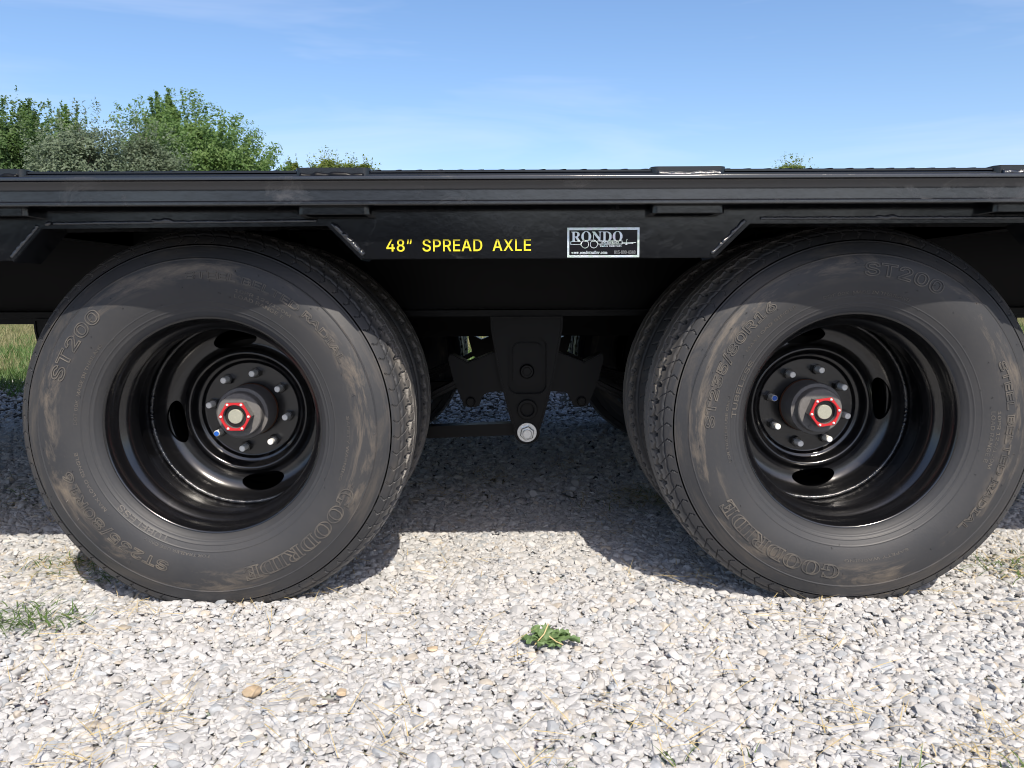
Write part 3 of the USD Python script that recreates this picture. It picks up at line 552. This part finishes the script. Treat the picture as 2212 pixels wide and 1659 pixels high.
# ------------------------------------------------------------------ gravel
def rock(seed, flat=.60, sub=2, planes=15):
    r = np.random.default_rng(seed); m = trimesh.creation.icosphere(sub, 1.0); v = np.array(m.vertices)
    for _ in range(planes):
        d = r.normal(size=3); d /= np.linalg.norm(d); c = r.uniform(.50, .84); h = v @ d; v = v - np.outer(np.maximum(h - c, 0) * .985, d)
    v += .05 * (meshkit.noise(v * 2.2 + seed * 3.1, seed)[:, None] - .5) * v
    v *= [1.0, r.uniform(.66, .95), r.uniform(flat - .16, flat + .1)]
    return M(v / np.abs(v[:, 0]).max(), m.faces)
def lay(n_per, x0, x1, y0, y1, smin, smed, smax, sig, zl, zh, seed):
    r = np.random.default_rng(seed); n = int(n_per * (x1 - x0) * (y1 - y0))
    s = np.clip(np.exp(r.normal(math.log(smed), sig, n)), smin, smax) / 2
    p = np.stack([r.uniform(x0, x1, n), r.uniform(y0, y1, n), r.uniform(zl, zh, n)], 1)
    return p, s, r
def quats(r, n, tilt):
    """random yaw with a limited random tilt"""
    yaw = r.uniform(0, 2 * PI, n); ax = r.uniform(0, 2 * PI, n); tl = r.normal(0, tilt, n)
    c, s = np.cos(yaw / 2), np.sin(yaw / 2); C, S_ = np.cos(tl / 2), np.sin(tl / 2); tx, ty = np.cos(ax) * S_, np.sin(ax) * S_
    return np.stack([C * c, tx * c + ty * s, ty * c - tx * s, C * s], 1)
def instancer(path, protos, pts, q, sc, idx, **kw):
    pi = UsdGeom.PointInstancer.Define(stage, path); UsdGeom.Scope.Define(stage, path + "/sources")
    for k, (m, look, sm) in enumerate(protos):
        usdkit.mesh(stage, f"{path}/sources/piece_{k:03d}", m, look, sm)
    pi.CreatePrototypesRel().SetTargets([Sdf.Path(f"{path}/sources/piece_{k:03d}") for k in range(len(protos))])
    pi.CreatePositionsAttr(Vt.Vec3fArray.FromNumpy(pts.astype(np.float32))); pi.CreateScalesAttr(Vt.Vec3fArray.FromNumpy(sc.astype(np.float32)))
    pi.CreateOrientationsAttr(Vt.QuathArray([Gf.Quath(*map(float, x)) for x in q])); pi.CreateProtoIndicesAttr(Vt.IntArray.FromNumpy(idx.astype(np.int32)))
    return tag(pi.GetPrim(), **kw)
weights = [(0, .42), (1, .16), (2, .33), (3, .065), (4, .025)]
protos, pw = [], []
for si, w in weights:
    nv = 7 if w > .2 else 4
    for k in range(nv): protos.append((rock(100 * si + k), stones[si], 28)); pw.append(w / nv)
P, SC, Q = [], [], []
for args in ((18000, -1.5, 1.5, -.75, .75, .008, .0142, .034, .34, -.003, .004, 11), (10000, -1.5, 1.5, -.75, .75, .006, .0092, .013, .2, -.004, .0042, 12), (7000, -3.4, 3.0, .75, 3.2, .010, .018, .042, .34, -.004, .006, 13), (4500, -2.6, -1.5, -.75, .75, .010, .0175, .04, .34, -.004, .007, 14), (4500, 1.5, 2.6, -.75, .75, .010, .0175, .04, .34, -.004, .007, 15), (300, -1.5, 1.5, -.75, .6, .022, .028, .038, .15, -.003, .004, 16)):
    p, s, r = lay(*args)
    if args[4] > 2: k = r.random(len(p)) < np.clip((3.3 - p[:, 1] + .7 * (meshkit.noise(np.stack([p[:, 0] * 2, p[:, 1] * 2, 0 * p[:, 0]], 1), 2) - .5)) / 1.3, 0, 1); p, s = p[k], s[k]
    p[:, 2] += ground_z(p[:, 0], p[:, 1]) + .0045 + .012 * np.exp(-((np.abs(p[:, 0]) - .6096) / .15) ** 2 - ((p[:, 1] + .015) / .03) ** 2)
    P.append(p); SC.append(s[:, None] * r.uniform(.85, 1.15, (len(s), 3))); Q.append(quats(r, len(s), .36))
P, SC, Q = np.vstack(P), np.vstack(SC), np.vstack(Q)
idx = rng.choice(len(protos), len(P), p=np.array(pw) / sum(pw))
# bigger grey and brownish patches come and go
n_gravel = len(P)
instancer(path_of("gravel"), protos, P, Q, SC, idx, kind="stuff", label="loose white and grey crushed limestone gravel covering the yard", category="gravel")
for k, (x, y, s, lab) in enumerate(((-.176, -.2098, .0115, "orange tan stone among white gravel, left of the green weed"), (-.437, -.347, .0130, "tan wedge of stone in the gravel, nearest the left tyre's front"), (-.299, -.352, .0105, "small brown stone in gravel, between two paler tan stones"))):
    m = rock(900 + k, .5); m.apply_scale(s); m.apply_transform(trimesh.transformations.rotation_matrix(.5 + k, [0, 0, 1])); m.apply_translation([x, y, .010])
    obj("tan_stone", m, tan_stone_look, smooth=50, label=lab, category="stone")

# ------------------------------------------------------------------ straw, grass and weeds on the gravel
def blade(p0, d, L, w, droop, r, n=4):
    """a tapering ribbon that leaves p0 in direction d and droops"""
    d = np.array(d) / np.linalg.norm(d); side = np.cross(d, [0, 0, 1.0]); side = side / (np.linalg.norm(side) + 1e-9); side += r.normal(0, .25, 3); side /= np.linalg.norm(side)
    t = np.linspace(0, 1, n + 1)[:, None]; c = np.asarray(p0) + d * L * t - np.array([0, 0, 1]) * droop * L * t ** 2; wd = w * (1 - t ** 1.6 * .9) / 2
    v = np.empty((2 * (n + 1), 3)); v[0::2] = c - side * wd; v[1::2] = c + side * wd
    f = []
    for i in range(n): a = 2 * i; f += [(a, a + 1, a + 3), (a, a + 3, a + 2)]
    return v, f
def gather(bl):
    V, F, o = [], [], 0
    for v, f in bl: V.append(v); F.append(np.array(f) + o); o += len(v)
    return M(np.vstack(V), np.vstack(F))
r = np.random.default_rng(21); bl = []
cl = np.stack([r.uniform(-1.2, 1.2, 120), r.uniform(-.62, 1.5, 120)], 1); cl = np.vstack([cl, [(.10, -.40), (-.55, -.40), (.45, -.42), (-.2, -.47), (-1.02, .22), (-.98, .30), (1.10, .20), (1.12, .05), (.33, .82), (.36, .78), (.30, .86), (.5, .62), (.95, -.3), (-.62, -.48), (.2, .44)] * 2])
for c in cl:
    base = r.uniform(0, PI)
    for _ in range(r.integers(6, 22)):
        x, y = c + r.normal(0, .045, 2); a = base + r.normal(0, .7)
        v = blade((x, y, .017 + ground_z(x, y) + r.uniform(0, .012)), (math.cos(a), math.sin(a), r.normal(.10, .12)), r.uniform(.02, .085), r.uniform(.0009, .0018), r.uniform(-.02, .12), r, 4); bl.append(v)
obj("dry_straw", gather(bl), straw_look, kind="stuff", label="thin dry grass stems scattered over the gravel", category="straw")
bl, bd = [], []
def tuft(cx, cy, n, spread, L, w, up, store, r):
    for _ in range(n):
        x, y = cx + r.normal(0, spread), cy + r.normal(0, spread * .7); a = r.uniform(0, 2 * PI)
        store.append(blade((x, y, .010 + float(ground_z(np.array(x), np.array(y)))), (math.cos(a) * .8, math.sin(a) * .8, up * r.uniform(.5, 1.3)), L * r.uniform(.5, 1.2), w * r.uniform(.7, 1.2), r.uniform(.2, .6), r, 5))
for cx, cy, n, sp in ((-.985, -.06, 90, .045), (-.91, -.075, 50, .03), (-1.02, -.10, 60, .04), (-1.05, .24, 60, .04), (-.93, .20, 25, .03), (-.90, .14, 20, .02), (1.06, .20, 60, .05), (1.16, .16, 60, .05), (-1.6, .9, 120, .15), (.39, .84, 60, .05), (.46, .78, 50, .05), (.33, .70, 20, .06), (1.5, 1.1, 140, .16)): tuft(cx, cy, int(n * 1.6), sp * 1.3, .048, .0024, .6, bl, r)
for cx, cy, n in ((.2625, -.53, 5), (.0132, -.555, 4), (.1616, -.54, 5), (-.5, -.58, 5), (.47, -.56, 6), (.60, -.55, 8)): tuft(cx, cy, n, .012, .05, .0026, 1.5, bl, r)
obj("short_grass", gather(bl), grass_green, kind="stuff", label="sparse green grass growing through the gravel", category="grass")
for cx, cy, n, sp in ((.36, .80, 160, .07), (-1.0, .25, 90, .06), (1.10, .19, 110, .07), (.48, .70, 70, .06), (-.2, .9, 60, .12), (.05, 1.0, 60, .14), (.60, -.52, 50, .05), (-1.5, .8, 150, .16)): tuft(cx, cy, n, sp, .065, .0016, .35, bd, r)
obj("dry_grass", gather(bd), straw_look, kind="stuff", label="dead brown grass matted in the gravel around the tyres", category="grass")
weed = xf("weed_plant", loc=(.0177, -.186, .008), label="small green broad-leaved weed alone in the sunlit gravel", category="plant")
def weed_leaf_mesh(az, L, W, lift, curl, seed):
    r = np.random.default_rng(seed); n = 12; t = np.linspace(0, 1, n); half = W * np.sin(PI * np.clip(t * .96 + .03, 0, 1)) ** .8 * (1 + .5 * np.sin(t * 24 + seed)) / 2
    z = lift * t - curl * t ** 2; V = []
    for ti, h, zi in zip(t, half, z):
        for u in (-1, -.5, 0, .5, 1): V.append((ti * L, u * h, zi + .25 * abs(u) * h + .0055 * math.sin(9 * ti + 3 * u + seed * 1.7) * ti))
    V = np.array(V); F = []
    for i in range(n - 1):
        for j in range(4): a = i * 5 + j; F += [(a, a + 5, a + 6), (a, a + 6, a + 1)]
    c, s = math.cos(az), math.sin(az); return M(np.stack([V[:, 0] * c - V[:, 1] * s, V[:, 0] * s + V[:, 1] * c, V[:, 2] + .006], 1), F)
for k, (az, L, W, li, cu) in enumerate(((3.35, .036, .017, .016, .016), (2.9, .044, .016, .020, .024), (2.3, .034, .018, .030, .010), (1.55, .026, .016, .036, .008), (.9, .036, .020, .030, .024), (.35, .046, .018, .026, .030), (-.1, .058, .015, .020, .018), (-.55, .030, .017, .010, .014), (-1.1, .026, .015, .008, .012), (4.1, .028, .012, .010, .012), (.15, .040, .012, .034, .016), (2.75, .028, .012, .032, .010))): obj("leaf", weed_leaf_mesh(az, L, W * 1.1, li * .62, cu * .55, k), weed_leaf, weed, smooth=True)
obj("dead_stem", cat([tube([(-.02, -.012, .004), (-.004, -.006, .020), (.004, .004, .034)], .0013, 5), tube([(.005, -.006, .016), (.016, -.014, .010), (.028, -.018, .006)], .0012, 5)]), straw_look, weed, smooth=True)

# ------------------------------------------------------------------ field grass
r = np.random.default_rng(33); protos = []
for k in range(6):
    b = []
    for _ in range(14):
        a = r.uniform(0, 2 * PI); b.append(blade((r.normal(0, .025), r.normal(0, .025), 0), (math.cos(a) * .45, math.sin(a) * .45, 1), r.uniform(.05, .13), r.uniform(.003, .006), r.uniform(.1, .5), r, 3))
    protos.append((gather(b), grass_dry if k % 2 else grass_green, False))
n = 26000; u = r.random(n); y = 2.85 + 13 * u ** 1.6; hw = 1.2 + (y + 1.5) * .70; x = r.uniform(-1, 1, n) * hw
keep = (y > 3.3) | (r.random(n) < .4); x, y = x[keep], y[keep]; n = len(x)
dry = meshkit.fbm(np.stack([x * .5, y * .5, 0 * x], 1), 3, 8) + .30 * np.clip((y - 4.8) / 1.8, 0, 1) > .66 + .10 * r.standard_normal(n)
idx = r.integers(0, 3, n) * 2 + dry
s = r.uniform(.7, 1.4, n); instancer(path_of("field_grass"), protos, np.stack([x, y, ground_z(x, y) - .004], 1), quats(r, n, .1), np.stack([s, s, s * r.uniform(.7, 1.2, n)], 1), idx, kind="stuff", label="green and yellow grass of the field behind the trailer", category="grass")

r = np.random.default_rng(35); bl = []
for _ in range(160):
    cx, cy = r.uniform(-5.0, -1.9), r.uniform(2.7, 3.2)
    for _ in range(9):
        a = r.uniform(0, 2 * PI); bl.append(blade((cx + r.normal(0, .05), cy + r.normal(0, .05), float(ground_z(np.array(cx), np.array(cy)))), (math.cos(a) * .6, math.sin(a) * .6, 1), r.uniform(.05, .15), .007, r.uniform(.2, .6), r, 3))
obj("low_weeds", gather(bl), dark_leaf, kind="stuff", label="low dark green weeds between the gravel and the field, left of the left tyre", category="weeds")

# ------------------------------------------------------------------ trees
def tree(name, x, y, h, half, crown_lo, look, label, clusters, leaves, leaf, seed, shape="round", spiky=0.0, group=None, lean=0.0, flare=.2):
    r = np.random.default_rng(seed); t = xf(name, loc=(x, y, 0), label=label, category="tree")
    if group: tag(t, group=group)
    H = h - crown_lo; C = []
    while len(C) < clusters:
        p = r.uniform(-1, 1, 3); q = np.linalg.norm(p)
        if q > 1 or q < .30: continue
        f = meshkit.noise(np.array([p * 1.9 + seed * 7.7]), seed)[0]
        if q > .62 + .42 * f: continue
        zz = p[2] * .5 + .5
        wd = {"round": 1.0, "cone": 1.15 - .75 * zz, "slope": 1.0 - .15 * zz}[shape]
        cx = p[0] * half * wd; z = crown_lo + H * zz
        if shape == "slope": z = crown_lo + (z - crown_lo) * (1 - .42 * np.clip((cx / half + .25), 0, 1.2) ** 1.5)
        C.append((cx + lean * zz * half, p[1] * half * wd, z))
    C = np.array(C); tr = [tube([(0, 0, -.1), (r.normal(0, .05), 0, crown_lo), (lean * half * .4 + r.normal(0, .1), r.normal(0, .1), crown_lo + H * .45), (lean * half * .8, 0, crown_lo + H * .85)], [half * .075 + .05, half * .06 + .04, half * .035 + .02, .015], 10)]
    for c in C[r.choice(len(C), min(34, len(C)), replace=False)]:
        z0 = crown_lo + (c[2] - crown_lo) * .45 * r.uniform(.7, 1.1); a = np.array([lean * half * .4 * (z0 - crown_lo) / max(H, .1), 0, max(z0, crown_lo * .8)]); m = (a + c) / 2 + r.normal(0, .06 * half, 3) + [0, 0, -.03 * half]
        tr.append(tube([a, m, c], [.02 * half + .012, .012 * half + .008, .006], 6))
    obj("trunk", cat(tr), bark, t, smooth=True)
    k = r.integers(0, len(C), leaves); cr = .15 * half + .14; out = C[k] * [1, 1, 0]; out[:, 2] = C[k][:, 2] - (crown_lo + H * .35); out /= np.linalg.norm(out, axis=1, keepdims=True) + 1e-6
    B = r.normal(size=(leaves, 3)); B /= np.linalg.norm(B, axis=1, keepdims=True); P = C[k] + B * (r.random((leaves, 1)) ** .45 * cr * 1.15) * [1, 1, .8]
    if spiky:
        ti = r.random(leaves); P = np.where((r.random(leaves) < spiky)[:, None], C[k] + (out * .55 + np.array([0, 0, .9])) * (ti ** .8 * cr * 2.8)[:, None] + r.normal(0, cr * .13, (leaves, 3)), P)
    P[:, 2] = crown_lo + (P[:, 2] - crown_lo) * (h - crown_lo) / (np.percentile(P[:, 2], 99.8) - crown_lo); P[:, 0] = np.median(P[:, 0]) + (P[:, 0] - np.median(P[:, 0])) * half / (np.percentile(np.abs(P[:, 0] - np.median(P[:, 0])), 98.5)); P[:, 0] -= np.median(P[:, 0])
    # the skirts of the crown, down to head height
    n2 = int(leaves * .55); lo2 = min(1.3, crown_lo * .5); zt = crown_lo + H * .45; u2 = r.random(n2); z2 = lo2 + (zt - lo2) * u2
    w2 = half * (1 + flare * (1 - u2)) * (.55 + .45 * np.sin(np.clip(u2 * 1.4 + .12, 0, 1) * PI * .5)) * (.82 + .3 * (meshkit.noise(np.stack([z2 * 1.1, 0 * z2 + seed, 0 * z2], 1), seed) - .5)); a2 = r.uniform(0, 2 * PI, n2); q2 = np.sqrt(r.uniform(.25, 1, n2))
    lump = .8 + .4 * meshkit.noise(np.stack([np.cos(a2) * 2.2, np.sin(a2) * 2.2, z2 * .9], 1), seed + 3)
    P2 = np.stack([np.cos(a2) * q2 * w2 * lump, np.sin(a2) * q2 * w2 * lump, z2], 1)
    P = np.vstack([P, P2]); o2 = P2 * [1, 1, 0]; o2 /= np.linalg.norm(o2, axis=1, keepdims=True) + 1e-6; out = np.vstack([out, o2]); big = np.r_[np.ones(leaves), np.full(n2, 1.55)]; leaves = leaves + n2
    nrm = out * .8 + [0, -.25, .55] + r.normal(0, .65, (leaves, 3)); nrm /= np.linalg.norm(nrm, axis=1, keepdims=True)
    a = np.cross(nrm, r.normal(size=(leaves, 3))); a /= np.linalg.norm(a, axis=1, keepdims=True); b = np.cross(nrm, a); s = (leaf * big * r.uniform(.6, 1.3, leaves))[:, None]
    V = np.stack([P - a * s * .5, P + b * s * .32 - nrm * s * .08, P + a * s * .5, P - b * s * .32 - nrm * s * .08], 1).reshape(-1, 3); i = np.arange(leaves)[:, None] * 4
    obj("crown", M(V, np.vstack([i + [0, 1, 2], i + [0, 2, 3]])), look, t)
    return t
tree("maple_tree", -14.9, 38, 9.9, 3.3, 4.6, maple_leaf, "tall bright green maple with upright shoots, right of the grey-green trees", 260, 110000, .15, 3, "slope", .22, lean=-.1)
tree("maple_tree", -16.8, 38.5, 10.45, 1.25, 5.0, maple_leaf, "narrow leading top of bright green maple, highest point of the tree group", 60, 26000, .15, 4, "cone", .5)
tree("broadleaf_tree", -23.5, 35, 9.6, 2.8, 4.6, dark_leaf, "dark green broad tree at the picture's left edge", 200, 90000, .15, 5, "round", .12)
tree("broadleaf_tree", -24.4, 40, 10.4, 1.1, 4.6, dark_leaf, "slim dark green tree just right of the leftmost tree", 80, 38000, .15, 6, "cone", .3)
tree("broadleaf_tree", -25.2, 45, 11.5, 1.1, 6.0, maple_leaf, "green treetop showing above the larger grey-green tree", 60, 16000, .15, 7, "round", .3)
tree("willow_tree", -16.6, 30, 7.7, 1.85, 3.4, grey_leaf, "larger soft grey-green tree between the dark trees and the maple", 220, 50000, .11, 8, "round", .1)
tree("willow_tree", -14.9, 32, 7.75, 1.6, 3.6, grey_leaf, "smaller soft grey-green tree in front of the bright maple", 150, 32000, .11, 9, "cone", .1)
tree("distant_tree", -14.6, 65, 12.2, 1.75, 8.8, yellow_leaf, "yellow-green treetop showing above the left stake pocket", 110, 22000, .18, 10, "round", .06, flare=1.3)
tree("distant_tree", -17.8, 65, 11.85, .65, 9.4, yellow_leaf, "thin yellow-green treetop just left of the left stake pocket", 40, 6000, .18, 11, "round", .06, flare=1.8)
tree("distant_tree", -11.7, 65, 11.75, 1.05, 9.0, yellow_leaf, "low yellow-green treetop just right of the left stake pocket", 60, 11000, .18, 12, "round", .05, flare=1.5)
tree("distant_tree", 25.3, 70, 12.55, 1.7, 9.2, yellow_leaf, "single far treetop above the deck edge on the right", 80, 16000, .18, 13, "round", .06, flare=1.3)
# the far wood behind the photographer, which the trailer's paint mirrors
r = np.random.default_rng(50); n = 110000; x = r.uniform(-75, 75, n)
top = 4.9 + 1.5 * np.exp(-((x + 10.5) / 7) ** 2) + 2.0 * (meshkit.noise(np.stack([x / 4.5, 0 * x, 0 * x], 1), 6) - .5) + 1.0 * (meshkit.noise(np.stack([x / 1.3, 0 * x + 4, 0 * x], 1), 7) - .5)
P = np.stack([x, -47 + r.normal(0, 1.6, n), top * r.random(n) ** .55], 1); nn = r.normal(size=(n, 3)); nn /= np.linalg.norm(nn, axis=1, keepdims=True)
a = np.cross(nn, r.normal(size=(n, 3))); a /= np.linalg.norm(a, axis=1, keepdims=True); b = np.cross(nn, a); sz_ = r.uniform(.3, .75, (n, 1))
V = np.stack([P - a * sz_ * .5, P + b * sz_ * .35, P + a * sz_ * .5, P - b * sz_ * .35], 1).reshape(-1, 3); i = np.arange(n)[:, None] * 4
obj("far_wood", M(V, np.vstack([i + [0, 1, 2], i + [0, 2, 3]])), wood_leaf, kind="stuff", label="far green wood on the photographer's side of the yard", category="trees")
